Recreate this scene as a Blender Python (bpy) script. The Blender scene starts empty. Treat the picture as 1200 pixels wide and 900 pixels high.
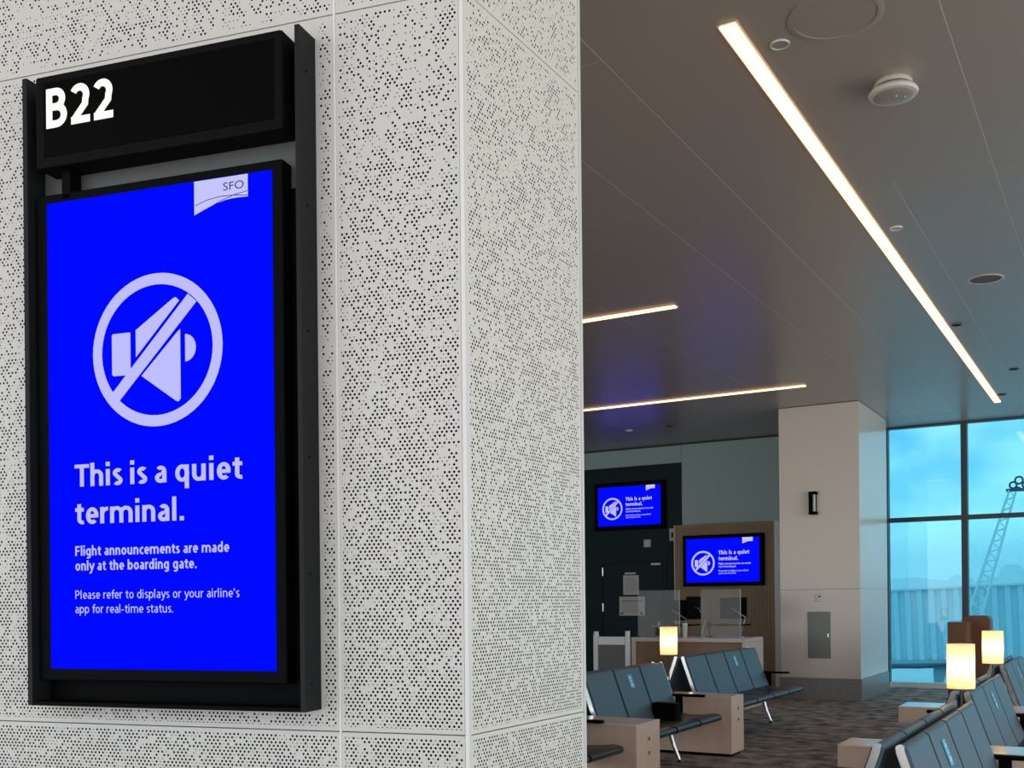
import bpy, bmesh, math, random
from mathutils import Matrix, Vector
C = bpy.context.scene.collection
S = bpy.context.scene
PI = math.pi
rnd = random.Random(7)

# ------------------------------------------------------------------ camera
EYE = 1.55
cam_d = bpy.data.cameras.new('camera')
cam = bpy.data.objects.new('camera', cam_d); C.objects.link(cam); S.camera = cam
cam_d.sensor_width = 36.0
cam_d.lens = 36.0 * 1240.0 / 1200.0
cam_d.shift_y = 255.0 / 1200.0
cam_d.clip_start = 0.05; cam_d.clip_end = 600
YAW = math.radians(30.55); ROLL = math.atan(0.0095)
cam.matrix_world = (Matrix.Translation((0, 0, EYE)) @ Matrix.Rotation(YAW, 4, 'Z')
                    @ Matrix.Rotation(PI / 2, 4, 'X') @ Matrix.Rotation(-ROLL, 4, 'Z'))

# ------------------------------------------------------------------ view, sky
S.view_settings.view_transform = 'Standard'
S.view_settings.look = 'None'
S.view_settings.gamma = 1.0
S.view_settings.use_curve_mapping = False
S.view_settings.exposure = 0.0
S.cycles.volume_bounces = 4
SKY_STRENGTH = 2.3
WARM = (1.0, 0.54, 0.27)
STRIP_STRENGTH = 3.6
LAMP_POWER = 2.0

world = bpy.data.worlds.new('sky'); S.world = world
world.use_nodes = True
wn = world.node_tree.nodes; wl = world.node_tree.links
wn.clear()
w_out = wn.new('ShaderNodeOutputWorld'); w_bg = wn.new('ShaderNodeBackground')
w_tc = wn.new('ShaderNodeTexCoord'); w_map = wn.new('ShaderNodeMapping')
w_noise = wn.new('ShaderNodeTexNoise'); w_ramp = wn.new('ShaderNodeValToRGB')
w_map.inputs['Scale'].default_value = (7.0, 7.0, 11.0)
w_map.inputs['Location'].default_value = (0.35, 0.1, 0.4)
w_noise.inputs['Scale'].default_value = 1.6
w_noise.inputs['Detail'].default_value = 3.0
w_ramp.color_ramp.elements[0].position = 0.38
w_ramp.color_ramp.elements[0].color = (0.40, 0.66, 0.95, 1)
w_ramp.color_ramp.elements[1].position = 0.60
w_ramp.color_ramp.elements[1].color = (1.0, 0.955, 0.875, 1)
wl.new(w_tc.outputs['Generated'], w_map.inputs['Vector'])
wl.new(w_map.outputs['Vector'], w_noise.inputs['Vector'])
wl.new(w_noise.outputs['Fac'], w_ramp.inputs['Fac'])
w_sep = wn.new('ShaderNodeSeparateXYZ'); w_hr = wn.new('ShaderNodeMapRange'); w_mix = wn.new('ShaderNodeMix')
w_mix.data_type = 'RGBA'
w_hr.inputs['From Min'].default_value = 0.0; w_hr.inputs['From Max'].default_value = 0.14
w_hr.inputs['To Min'].default_value = 0.75; w_hr.inputs['To Max'].default_value = 0.0
wl.new(w_tc.outputs['Generated'], w_sep.inputs[0]); wl.new(w_sep.outputs['Z'], w_hr.inputs['Value'])
wl.new(w_hr.outputs[0], w_mix.inputs['Factor']); wl.new(w_ramp.outputs['Color'], w_mix.inputs[6])
w_mix.inputs[7].default_value = (0.97, 0.97, 0.93, 1)
wl.new(w_mix.outputs[2], w_bg.inputs['Color'])
w_bg.inputs['Strength'].default_value = SKY_STRENGTH
wl.new(w_bg.outputs['Background'], w_out.inputs['Surface'])


# ------------------------------------------------------------------ material helpers
def lin(r, g, b):
    f = lambda c: (c / 255 / 12.92) if c / 255 <= 0.04045 else ((c / 255 + 0.055) / 1.055) ** 2.4
    return (f(r), f(g), f(b), 1.0)


def new_mat(name):
    m = bpy.data.materials.new(name); m.use_nodes = True
    return m, m.node_tree.nodes, m.node_tree.links


def mat(name, col, rough=0.5, metal=0.0, noise=None, bump=None, spec=0.5):
    """principled material; noise=(scale, amount, detail) varies the colour, bump=(scale, strength)."""
    m, n, l = new_mat(name)
    p = n['Principled BSDF']
    p.inputs['Roughness'].default_value = rough
    p.inputs['Metallic'].default_value = metal
    p.inputs['Specular IOR Level'].default_value = spec
    c = (col[0], col[1], col[2], 1)
    p.inputs['Base Color'].default_value = c
    if noise or bump:
        tc = n.new('ShaderNodeTexCoord')
    if noise:
        t = n.new('ShaderNodeTexNoise'); t.inputs['Scale'].default_value = noise[0]
        t.inputs['Detail'].default_value = noise[2] if len(noise) > 2 else 4
        r = n.new('ShaderNodeValToRGB')
        a = noise[1]
        r.color_ramp.elements[0].position = 0.3; r.color_ramp.elements[1].position = 0.7
        r.color_ramp.elements[0].color = (c[0] * (1 - a), c[1] * (1 - a), c[2] * (1 - a), 1)
        r.color_ramp.elements[1].color = (min(1, c[0] * (1 + a)), min(1, c[1] * (1 + a)), min(1, c[2] * (1 + a)), 1)
        l.new(tc.outputs['Object'], t.inputs['Vector'])
        l.new(t.outputs['Fac'], r.inputs['Fac']); l.new(r.outputs['Color'], p.inputs['Base Color'])
    if bump:
        t2 = n.new('ShaderNodeTexNoise'); t2.inputs['Scale'].default_value = bump[0]
        b = n.new('ShaderNodeBump'); b.inputs['Strength'].default_value = bump[1]
        b.inputs['Distance'].default_value = 0.02
        l.new(tc.outputs['Object'], t2.inputs['Vector'])
        l.new(t2.outputs['Fac'], b.inputs['Height']); l.new(b.outputs['Normal'], p.inputs['Normal'])
    return m


def emit(name, col, strength=1.0):
    m, n, l = new_mat(name)
    n.clear()
    o = n.new('ShaderNodeOutputMaterial'); e = n.new('ShaderNodeEmission')
    e.inputs['Color'].default_value = (col[0], col[1], col[2], 1); e.inputs['Strength'].default_value = strength
    l.new(e.outputs[0], o.inputs['Surface'])
    return m


def glass(name, tint, refl=0.05, haze=0.0):
    m, n, l = new_mat(name)
    n.clear()
    o = n.new('ShaderNodeOutputMaterial'); t = n.new('ShaderNodeBsdfTransparent')
    g = n.new('ShaderNodeBsdfGlossy'); mx = n.new('ShaderNodeMixShader')
    lw = n.new('ShaderNodeLayerWeight'); lw.inputs['Blend'].default_value = 0.5
    pw = n.new('ShaderNodeMath'); pw.operation = 'POWER'; pw.inputs[1].default_value = 4.0
    ma = n.new('ShaderNodeMath'); ma.operation = 'MULTIPLY_ADD'
    ma.inputs[1].default_value = 0.6; ma.inputs[2].default_value = refl
    t.inputs['Color'].default_value = (tint[0], tint[1], tint[2], 1)
    g.inputs['Roughness'].default_value = 0.015
    l.new(lw.outputs['Facing'], pw.inputs[0]); l.new(pw.outputs[0], ma.inputs[0])
    l.new(ma.outputs[0], mx.inputs['Fac'])
    l.new(t.outputs[0], mx.inputs[1]); l.new(g.outputs[0], mx.inputs[2])
    if haze:
        d = n.new('ShaderNodeBsdfDiffuse'); d.inputs['Color'].default_value = (0.8, 0.85, 0.85, 1)
        m2 = n.new('ShaderNodeMixShader'); m2.inputs['Fac'].default_value = haze
        l.new(mx.outputs[0], m2.inputs[1]); l.new(d.outputs[0], m2.inputs[2])
        l.new(m2.outputs[0], o.inputs['Surface'])
    else:
        l.new(mx.outputs[0], o.inputs['Surface'])
    return m


def perforated(name, col, xjoints, zjoints, clear=None):
    """white sheet metal drilled on a staggered grid; more and larger holes lower down."""
    m, n, l = new_mat(name)
    p = n['Principled BSDF']; p.inputs['Roughness'].default_value = 0.45

    def M(op, a, b=None, c=None):
        k = n.new('ShaderNodeMath'); k.operation = op
        for i, v in enumerate((a, b, c)):
            if v is None: continue
            if isinstance(v, (int, float)): k.inputs[i].default_value = v
            else: l.new(v, k.inputs[i])
        return k.outputs[0]
    tc = n.new('ShaderNodeTexCoord'); sp = n.new('ShaderNodeSeparateXYZ')
    l.new(tc.outputs['Object'], sp.inputs[0])
    x, z = sp.outputs['X'], sp.outputs['Z']
    px, pz = 0.0118, 0.0086
    v = M('DIVIDE', z, pz); r = M('FLOOR', v)
    off = M('MULTIPLY', M('FLOORED_MODULO', r, 2.0), 0.5)
    u = M('ADD', M('DIVIDE', x, px), off); c = M('FLOOR', u)
    du = M('MULTIPLY', M('SUBTRACT', M('SUBTRACT', u, c), 0.5), px)
    dv = M('MULTIPLY', M('SUBTRACT', M('SUBTRACT', v, r), 0.5), pz)
    dist = M('SQRT', M('ADD', M('MULTIPLY', du, du), M('MULTIPLY', dv, dv)))
    cell = n.new('ShaderNodeCombineXYZ'); l.new(c, cell.inputs[0]); l.new(r, cell.inputs[1])
    w = n.new('ShaderNodeTexWhiteNoise'); w.noise_dimensions = '2D'; l.new(cell.outputs[0], w.inputs['Vector'])
    sc = n.new('ShaderNodeVectorMath'); sc.operation = 'MULTIPLY'
    l.new(cell.outputs[0], sc.inputs[0]); sc.inputs[1].default_value = (0.16, 0.12, 1)
    nz = n.new('ShaderNodeTexNoise'); nz.inputs['Scale'].default_value = 1.0; nz.inputs['Detail'].default_value = 2.0
    l.new(sc.outputs[0], nz.inputs['Vector'])
    mr = n.new('ShaderNodeMapRange'); l.new(z, mr.inputs['Value'])
    mr.inputs['From Min'].default_value = 1.2; mr.inputs['From Max'].default_value = 3.0
    mr.inputs['To Min'].default_value = 0.73; mr.inputs['To Max'].default_value = 0.27
    prob = M('ADD', mr.outputs[0], M('MULTIPLY', M('SUBTRACT', nz.outputs['Fac'], 0.5), 1.1))
    big = M('LESS_THAN', w.outputs['Value'], prob)
    small = M('LESS_THAN', w.outputs['Value'], M('ADD', prob, 0.24))
    rad = M('MAXIMUM', M('MULTIPLY', big, 0.0030), M('MULTIPLY', small, 0.0016))
    hole = M('LESS_THAN', dist, rad)
    for j in xjoints:
        hole = M('MULTIPLY', hole, M('GREATER_THAN', M('ABSOLUTE', M('SUBTRACT', x, j)), 0.011))
    for j in zjoints:
        hole = M('MULTIPLY', hole, M('GREATER_THAN', M('ABSOLUTE', M('SUBTRACT', z, j)), 0.012))
    if clear:
        x0, x1, z0, z1 = clear
        ins = M('MULTIPLY', M('MULTIPLY', M('GREATER_THAN', x, x0), M('LESS_THAN', x, x1)),
                M('MULTIPLY', M('GREATER_THAN', z, z0), M('LESS_THAN', z, z1)))
        hole = M('MULTIPLY', hole, M('SUBTRACT', 1.0, ins))
    mx = n.new('ShaderNodeMix'); mx.data_type = 'RGBA'
    l.new(hole, mx.inputs['Factor'])
    mx.inputs[6].default_value = (col[0], col[1], col[2], 1)
    mx.inputs[7].default_value = (0.006, 0.006, 0.006, 1)
    l.new(mx.outputs[2], p.inputs['Base Color'])
    l.new(M('MULTIPLY', M('SUBTRACT', 1.0, hole), 0.5), p.inputs['Specular IOR Level'])
    return m


# ------------------------------------------------------------------ mesh helpers
def B():
    return bmesh.new()


def box(bm, x0, x1, y0, y1, z0, z1, bev=0.0, M=None):
    vs = [bm.verts.new(v) for v in ((x0, y0, z0), (x1, y0, z0), (x1, y1, z0), (x0, y1, z0),
                                    (x0, y0, z1), (x1, y0, z1), (x1, y1, z1), (x0, y1, z1))]
    fs = [bm.faces.new([vs[i] for i in q]) for q in
          ((0, 3, 2, 1), (4, 5, 6, 7), (0, 1, 5, 4), (1, 2, 6, 5), (2, 3, 7, 6), (3, 0, 4, 7))]
    if M is not None:
        bmesh.ops.transform(bm, matrix=M, verts=vs)
    if bev:
        es = list({e for f in fs for e in f.edges})
        bmesh.ops.bevel(bm, geom=es, offset=bev, segments=2, affect='EDGES', profile=0.5)
    return bm


def prism(bm, poly, a0, a1, axis='y'):
    """closed polygon of (p, q) extruded along an axis: y -> (p, a, q), z -> (p, q, a), x -> (a, p, q)"""
    def P(p, q, a):
        return {'y': (p, a, q), 'z': (p, q, a), 'x': (a, p, q)}[axis]
    v0 = [bm.verts.new(P(p, q, a0)) for p, q in poly]
    v1 = [bm.verts.new(P(p, q, a1)) for p, q in poly]
    bm.faces.new(v0); bm.faces.new(v1[::-1])
    k = len(poly)
    for i in range(k):
        bm.faces.new((v0[i], v1[i], v1[(i + 1) % k], v0[(i + 1) % k]))
    bmesh.ops.recalc_face_normals(bm, faces=bm.faces)
    return bm


def flat(bm, poly, y=0.0):
    """flat face in the local XZ plane looking to -Y"""
    f = bm.faces.new([bm.verts.new((p, y, q)) for p, q in poly])
    f.normal_update()
    if f.normal.y > 0: f.normal_flip()
    return bm


def tube(bm, pts, r, seg=10):
    pts = [Vector(p) for p in pts]; rings = []
    for i, p in enumerate(pts):
        t = (pts[min(i + 1, len(pts) - 1)] - pts[max(i - 1, 0)]).normalized()
        a = t.orthogonal().normalized() if i == 0 else (rings_a - t * rings_a.dot(t)).normalized()
        rings_a = a; b = t.cross(a)
        rr = r[i] if isinstance(r, (list, tuple)) else r
        rings.append([bm.verts.new(p + (a * math.cos(2 * PI * k / seg) + b * math.sin(2 * PI * k / seg)) * rr)
                      for k in range(seg)])
    for i in range(len(rings) - 1):
        for k in range(seg):
            bm.faces.new((rings[i][k], rings[i][(k + 1) % seg], rings[i + 1][(k + 1) % seg], rings[i + 1][k]))
    bm.faces.new(rings[0][::-1]); bm.faces.new(rings[-1])
    bmesh.ops.recalc_face_normals(bm, faces=bm.faces)
    return bm


def lathe(bm, prof, seg=32, c=(0, 0, 0), caps=True):
    """profile of (radius, z) turned about Z"""
    rings = []
    for r, z in prof:
        rings.append([bm.verts.new((c[0] + r * math.cos(2 * PI * k / seg), c[1] + r * math.sin(2 * PI * k / seg), c[2] + z))
                      for k in range(seg)])
    for i in range(len(rings) - 1):
        for k in range(seg):
            bm.faces.new((rings[i][k], rings[i][(k + 1) % seg], rings[i + 1][(k + 1) % seg], rings[i + 1][k]))
    if caps:
        bm.faces.new(rings[0][::-1]); bm.faces.new(rings[-1])
    bmesh.ops.recalc_face_normals(bm, faces=bm.faces)
    return bm


def thicken(line, t):
    """polyline of (p, q) -> closed strip of thickness t, with round ends"""
    n = len(line); L = []; Rr = []
    for i in range(n):
        a = line[max(i - 1, 0)]; b = line[min(i + 1, n - 1)]
        dx, dz = b[0] - a[0], b[1] - a[1]; d = math.hypot(dx, dz)
        nx, nz = -dz / d * t / 2, dx / d * t / 2
        L.append((line[i][0] + nx, line[i][1] + nz)); Rr.append((line[i][0] - nx, line[i][1] - nz))

    def cap(c, frm, to):
        a0 = math.atan2(frm[1] - c[1], frm[0] - c[0])
        return [(c[0] + t / 2 * math.cos(a0 - PI * k / 5), c[1] + t / 2 * math.sin(a0 - PI * k / 5)) for k in range(1, 5)]
    return L + cap(line[-1], L[-1], Rr[-1]) + Rr[::-1] + cap(line[0], Rr[0], L[0])


def obj(name, bm, m, parent=None, smooth=False, M=None):
    me = bpy.data.meshes.new(name)
    if smooth:
        for f in bm.faces: f.smooth = True
    bm.to_mesh(me); bm.free()
    if smooth:
        try: me.set_sharp_from_angle(angle=math.radians(40))
        except Exception: pass
    me.materials.append(m)
    o = bpy.data.objects.new(name, me); C.objects.link(o)
    if parent is not None: o.parent = parent
    if M is not None: o.matrix_local = M
    return o


def thing(name, label, cat, loc=(0, 0, 0), rz=0.0, group=None):
    o = bpy.data.objects.new(name, None); C.objects.link(o)
    o.empty_display_size = 0.1
    o.location = loc; o.rotation_euler = (0, 0, rz)
    o['label'] = label; o['category'] = cat
    if group: o['group'] = group
    return o


def tag(o, label, cat, group=None, kind=None):
    o['label'] = label; o['category'] = cat
    if group: o['group'] = group
    if kind: o['kind'] = kind
    return o


def struct(name, bm, m, label, cat, parent=None, smooth=False):
    o = obj(name, bm, m, parent, smooth)
    if parent is None:
        o['kind'] = 'structure'; o['label'] = label; o['category'] = cat
    return o



def arc(cx, cy, rx, ry, a0, a1, n=12):
    return [(cx + rx * math.cos(math.radians(a0 + (a1 - a0) * i / n)), cy + ry * math.sin(math.radians(a0 + (a1 - a0) * i / n))) for i in range(n + 1)]


def glyph(ch, w):
    """centre lines of one humanist sans letter, capital height 1, and its advance width"""
    h = w / 2; X = 0.73
    def bowl(cx, a0=0, a1=360, wd=0.54): return arc(cx, X / 2, wd / 2 - h, X / 2 - h + 0.012, a0, a1, 20)
    def arch(x0, x1, top=X): return arc((x0 + x1) / 2, top - h - 0.20, (x1 - x0) / 2, 0.212, 180, 0, 12)
    L = {
        'T': ([[(0.0, 1 - h), (0.60, 1 - h)], [(0.30, 1), (0.30, 0)]], 0.62),
        'F': ([[(h, 0), (h, 1)], [(0, 1 - h), (0.50, 1 - h)], [(0, 0.50), (0.45, 0.50)]], 0.58),
        'P': ([[(h, 0), (h, 1)], [(0, 1 - h), (0.26, 1 - h)] + arc(0.26, 0.70, 0.30 - h, 0.30 - h, 90, -90)[1:] + [(0, 0.40 + h)]], 0.64),
        'B': ([[(h, 0), (h, 1)], [(0, 1 - h), (0.29, 1 - h)] + arc(0.29, (1 - h + 0.525) / 2, 0.28 - h, (1 - h - 0.525) / 2, 90, -90)[1:] + [(0, 0.525)],
               [(0, 0.525), (0.31, 0.525)] + arc(0.31, (0.525 + h) / 2, 0.31 - h, (0.525 - h) / 2, 90, -90)[1:] + [(0, h)]], 0.69),
        '2': ([arc(0.27, 0.70, 0.29 - h, 0.30 - h, 152, -28, 16) + [(0.43, 0.47), (0.13, 0.14), (0.10, h * 1.2)], [(0.02, h), (0.575, h)]], 0.64),
        'h': ([[(h, 0), (h, 1.05)], arch(h, 0.52 - h) + [(0.52 - h, 0)]], 0.60),
        'n': ([[(h, 0), (h, X)], arch(h, 0.52 - h) + [(0.52 - h, 0)]], 0.60),
        'm': ([[(h, 0), (h, X)], arch(h, 0.46) + [(0.46, 0)], arch(0.46, 0.92 - h) + [(0.92 - h, 0)]], 1.00),
        'r': ([[(h, 0), (h, X)], arc(0.32, X - h - 0.24, 0.32 - h, 0.252, 180, 88, 8)], 0.38),
        'i': ([[(h, 0), (h, X)], [(h, 0.86), (h, 0.86 + w * 1.15)]], 0.25),
        'l': ([[(h, 0), (h, 1.05)]], 0.25),
        'u': ([[(0.52 - h, 0), (0.52 - h, X)], [(h, X)] + arc(0.26, h + 0.20, 0.26 - h, 0.212, 180, 360)], 0.62),
        'o': ([bowl(0.28)], 0.62),
        'c': ([bowl(0.28, 52, 308)], 0.48),
        'e': ([bowl(0.27, 0, 312, 0.52), [(0.03, 0.355), (0.52, 0.355)]], 0.57),
        'a': ([[(0.45 - h, 0), (0.45 - h, 0.45)] + arc(0.235, 0.47, 0.215 - h, 0.272 - h, 0, 140, 12)[1:],
               arc(0.215, 0.215, 0.215 - h, 0.227 - h, 75, 300, 16) + [(0.45 - h, 0.15)], [(0.45 - h, 0.415), (0.25, 0.425)]], 0.53),
        's': ([arc(0.21, X - 0.195, 0.19 - h * 0.8, 0.207 - h, 40, 235, 12) + arc(0.19, 0.195, 0.19 - h * 0.8, 0.207 - h, 55, -140, 12)], 0.44),
        't': ([[(0.17, 0.90), (0.17, 0.20)] + arc(0.17 + 0.15, 0.195, 0.15, 0.207 - h, 180, 285, 8), [(0.0, X - h), (0.36, X - h)]], 0.41),
        'f': ([[(0.16, 0), (0.16, 0.82)] + arc(0.33, 0.82, 0.17, 0.24 - h, 180, 80, 8), [(0.0, X - h), (0.36, X - h)]], 0.36),
        'd': ([bowl(0.27), [(0.53 - h, 0), (0.53 - h, 1.05)]], 0.62),
        'b': ([bowl(0.28), [(h, 0), (h, 1.05)]], 0.62),
        'p': ([bowl(0.28), [(h, -0.30), (h, X)]], 0.62),
        'q': ([bowl(0.27), [(0.53 - h, -0.30), (0.53 - h, X)]], 0.62),
        'g': ([bowl(0.27), [(0.53 - h, X), (0.53 - h, -0.06)] + arc(0.265, -0.06, 0.265 - h, 0.25 - h, 0, -140, 10)[1:]], 0.62),
        'y': ([[(0.03, X), (0.27, 0.05)], [(0.51, X), (0.28, 0.06), (0.20, -0.16)] + [(0.13, -0.235), (0.01, -0.25)]], 0.55),
        '.': ([[(h * 1.2, 0), (h * 1.2, w * 1.1)]], 0.25),
        "'": ([[(h, 0.72), (h, 1.0)]], 0.22),
        '-': ([[(0.0, 0.34), (0.28, 0.34)]], 0.36),
        ' ': ([], 0.20 if w == 0.165 else 0.27)}
    return L[ch]


def stroke(bm, pts, w, f):
    """flat ribbon of width w along pts; f maps (p, q) to local coordinates"""
    n = len(pts); A = []; D = []
    for i in range(n):
        def dr(a, b):
            d = math.hypot(b[0] - a[0], b[1] - a[1]) or 1e-6
            return ((b[0] - a[0]) / d, (b[1] - a[1]) / d)
        d0 = dr(pts[i - 1], pts[i]) if i else dr(pts[0], pts[1])
        d1 = dr(pts[i], pts[i + 1]) if i < n - 1 else d0
        nx, ny = -(d0[1] + d1[1]), d0[0] + d1[0]; q = math.hypot(nx, ny) or 1e-6
        nx, ny = nx / q, ny / q
        k = min(1.6, 1 / max(0.3, nx * -d1[1] + ny * d1[0])) * w / 2
        A.append(bm.verts.new(f(pts[i][0] + nx * k, pts[i][1] + ny * k)))
        D.append(bm.verts.new(f(pts[i][0] - nx * k, pts[i][1] - ny * k)))
    for i in range(n - 1):
        bm.faces.new((A[i], D[i], D[i + 1], A[i + 1]))


def text(name, body, x0, x1, zb, cap, y, m, parent, w=0.15):
    """lettering flat on a screen: fitted between x0 and x1, baseline zb, capital height cap"""
    gap = 0.045 if w < 0.15 else 0.03
    tot = sum(glyph(c, w)[1] + gap for c in body) - gap - 0.07
    k = (x1 - x0) / tot; bm = B(); u = 0.0
    for c in body:
        ps, adv = glyph(c, w)
        for p in ps:
            stroke(bm, p, w, lambda a, b_, u=u: (x0 + (u + a) * k, y, zb + b_ * cap))
        u += adv + gap
    return obj(name, bm, m, parent)


def font_text(name, body, x0, x1, zb, cap, y, m, parent):
    cu = bpy.data.curves.new('letters', 'FONT'); cu.body = body; cu.size = 1.0
    cu.resolution_u = 3; cu.fill_mode = 'FRONT'
    tmp = bpy.data.objects.new('letters', cu); C.objects.link(tmp)
    dg = bpy.context.evaluated_depsgraph_get(); dg.update()
    me = bpy.data.meshes.new_from_object(tmp.evaluated_get(dg))
    C.objects.unlink(tmp); bpy.data.objects.remove(tmp); bpy.data.curves.remove(cu)
    xs = [v.co.x for v in me.vertices]
    sx = (x1 - x0) / (max(xs) - min(xs)); sz = cap / 0.70; mn = min(xs)
    for v in me.vertices:
        v.co = Vector((x0 + (v.co.x - mn) * sx, y, zb + v.co.y * sz))
    me.name = name
    me.materials.clear(); me.materials.append(m)
    o = bpy.data.objects.new(name, me); C.objects.link(o); o.parent = parent
    return o


# ------------------------------------------------------------------ materials
M_ceil = mat('ceiling panels', (0.43, 0.355, 0.295), 0.31, 0.0, bump=(1.3, 0.25), spec=0.8)
M_seam = mat('ceiling seam', (0.70, 0.64, 0.57), 0.4)
M_gap = mat('dark joint', (0.05, 0.05, 0.05), 0.8)
M_carpet = mat('grey carpet', (0.30, 0.26, 0.235), 0.95, noise=(5.0, 0.7, 10), bump=(60, 0.6), spec=0.1)
M_white_wall = mat('white wall panel', (0.70, 0.635, 0.565), 0.22)
M_pale_wall = mat('pale wall', (0.36, 0.50, 0.50), 0.5)
M_teal = mat('dark teal wall', (0.009, 0.026, 0.032), 0.55, spec=0.2)
M_teal_door = mat('dark teal door', (0.008, 0.024, 0.029), 0.5, spec=0.2)
M_stone = mat('grey stone base', (0.22, 0.22, 0.21), 0.3, noise=(30, 0.15))
M_steel = mat('brushed steel', (0.30, 0.31, 0.30), 0.35, 0.9)
M_chrome = mat('polished aluminium', (0.75, 0.75, 0.74), 0.22, 1.0)
M_black = mat('black plastic', (0.003, 0.003, 0.0033), 0.5, spec=0.03)
M_steel_d = mat('dark brushed steel', (0.16, 0.165, 0.155), 0.4, 0.8)
M_blackm = mat('black powder coat', (0.004, 0.004, 0.004), 0.6, spec=0.05)
M_gray_rail = mat('charcoal metal', (0.013, 0.0135, 0.015), 0.5, spec=0.12)
M_plate = mat('grey metal plate', (0.065, 0.067, 0.066), 0.5)
M_glossblack = mat('black glass', (0.001, 0.001, 0.001), 0.4, spec=0.03)
M_perfgap = mat('panel joint', (0.36, 0.35, 0.34), 0.6)
M_trimw = mat('white metal trim', (0.68, 0.67, 0.65), 0.4)
M_vinyl = mat('blue grey vinyl', (0.085, 0.118, 0.145), 0.45, noise=(120, 0.10), spec=0.4)
M_vinyl_dark = mat('dark blue vinyl', (0.026, 0.027, 0.030), 0.34, spec=0.5)
M_lam = mat('beige laminate', (0.80, 0.585, 0.455), 0.4, noise=(8, 0.05))
M_lamtop = mat('beige table top', (0.84, 0.65, 0.52), 0.15)
M_wood = mat('light brown wood panel', (0.29, 0.20, 0.118), 0.5, noise=(3, 0.06))
M_cream = mat('cream trim', (0.60, 0.54, 0.46), 0.4)
M_brownpanel = mat('brown counter panel', (0.26, 0.14, 0.075), 0.45, noise=(5, 0.08))
M_brown = mat('dark brown cabinet', (0.16, 0.060, 0.025), 0.45, noise=(6, 0.12))
M_greypanel = mat('grey panel', (0.10, 0.10, 0.10), 0.5)
M_paper = mat('paper notice', (0.58, 0.60, 0.58), 0.7)
M_ink = mat('faint grey print', (0.25, 0.27, 0.27), 0.7)
M_stick = mat('light blue sticker', (0.09, 0.46, 0.72), 0.4)
M_stickw = mat('white print', (0.60, 0.75, 0.85), 0.4)
M_mull = mat('dark window frame', (0.045, 0.055, 0.065), 0.4)
M_sill = mat('white sill', (0.70, 0.74, 0.74), 0.4)
M_bluescr = emit('blue screen', (0.0, 0.003, 1.0), 1.0)
M_lilac = emit('lilac screen print', (0.52, 0.52, 1.0), 1.0)
M_logo = emit('pale logo flag', (0.56, 0.56, 1.0), 1.0)
M_logoink = emit('navy logo line', (0.035, 0.035, 0.16), 1.0)
M_b22 = emit('white lit letters', (1.0, 0.90, 0.84), 1.25)
M_strip = emit('warm lit diffuser', WARM, STRIP_STRENGTH)
M_tint = glass('blue tinted window glass', (0.355, 0.665, 0.75), 0.06)
M_plexi = glass('clear acrylic', (0.93, 0.96, 0.96), 0.015, haze=0.025)
M_apron = mat('pale concrete apron', (0.60, 0.62, 0.61), 0.8, noise=(0.3, 0.1))
M_bridge = mat('pale corrugated metal', (0.56, 0.68, 0.74), 0.45)
M_bridge_d = mat('bridge underframe', (0.30, 0.40, 0.46), 0.5)
M_boom = mat('white boom lattice', (0.72, 0.80, 0.82), 0.4)
M_boomd = mat('dark boom head', (0.04, 0.06, 0.12), 0.4)
M_leaf = mat('green foliage', (0.17, 0.23, 0.15), 0.9, noise=(0.8, 0.25))
M_bark = mat('grey bark', (0.25, 0.25, 0.25), 0.9)
M_hill = mat('green hillside', (0.20, 0.25, 0.18), 0.95, noise=(0.05, 0.08))
M_gold = mat('dark lamp metal', (0.06, 0.045, 0.035), 0.35, 0.6)


# ================================================================== the setting
CEIL = 4.52
b = B(); box(b, -16, 5.6, -3.0, 19.5, -0.15, 0.0)
struct('floor', b, M_carpet, 'dark grey mottled carpet of the gate lounge', 'floor')

# ceiling: metal panels with narrow seams
b = B(); box(b, -16, 5.6, -3.0, 19.5, CEIL + 0.0015, CEIL + 0.16)
ceiling = struct('ceiling', b, M_seam, 'dark grey satin metal panel ceiling with fine light seams', 'ceiling')
b = B()
tiles = []
for x0, x1 in ((-16, -10.6), (-10.6, -9.1), (-9.1, -7.6), (-7.6, -6.1), (-6.1, -4.65), (-4.65, -3.2)):
    tiles += [(x0, x1, ya, yb) for ya, yb in ((-3, 5.28), (5.28, 7.55), (7.55, 8.08), (8.08, 13.0), (13.0, 18.2), (18.2, 19.5))]
tiles += [(-3.2, -2.505, -3, 5.28), (-3.2, -2.505, 5.28, 18.2), (-3.2, -2.505, 18.2, 19.5), (-2.505, -0.82, -3, 7.9),
          (-2.505, -1.47, 7.9, 18.2), (-1.47, -0.82, 7.9, 18.2), (-2.505, -0.82, 18.2, 19.5)]
for x0, x1 in ((-0.82, 1.0), (1.0, 2.8), (2.8, 5.6)):
    tiles += [(x0, x1, ya, yb) for ya, yb in ((-3, 4.6), (4.6, 10.4), (10.4, 18.2), (18.2, 19.5))]
for x0, x1, ya, yb in tiles:
    box(b, x0 + 0.005, x1 - 0.005, ya + 0.004, yb - 0.004, CEIL, CEIL + 0.001)
obj('ceiling_panel', b, M_ceil, ceiling)

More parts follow.
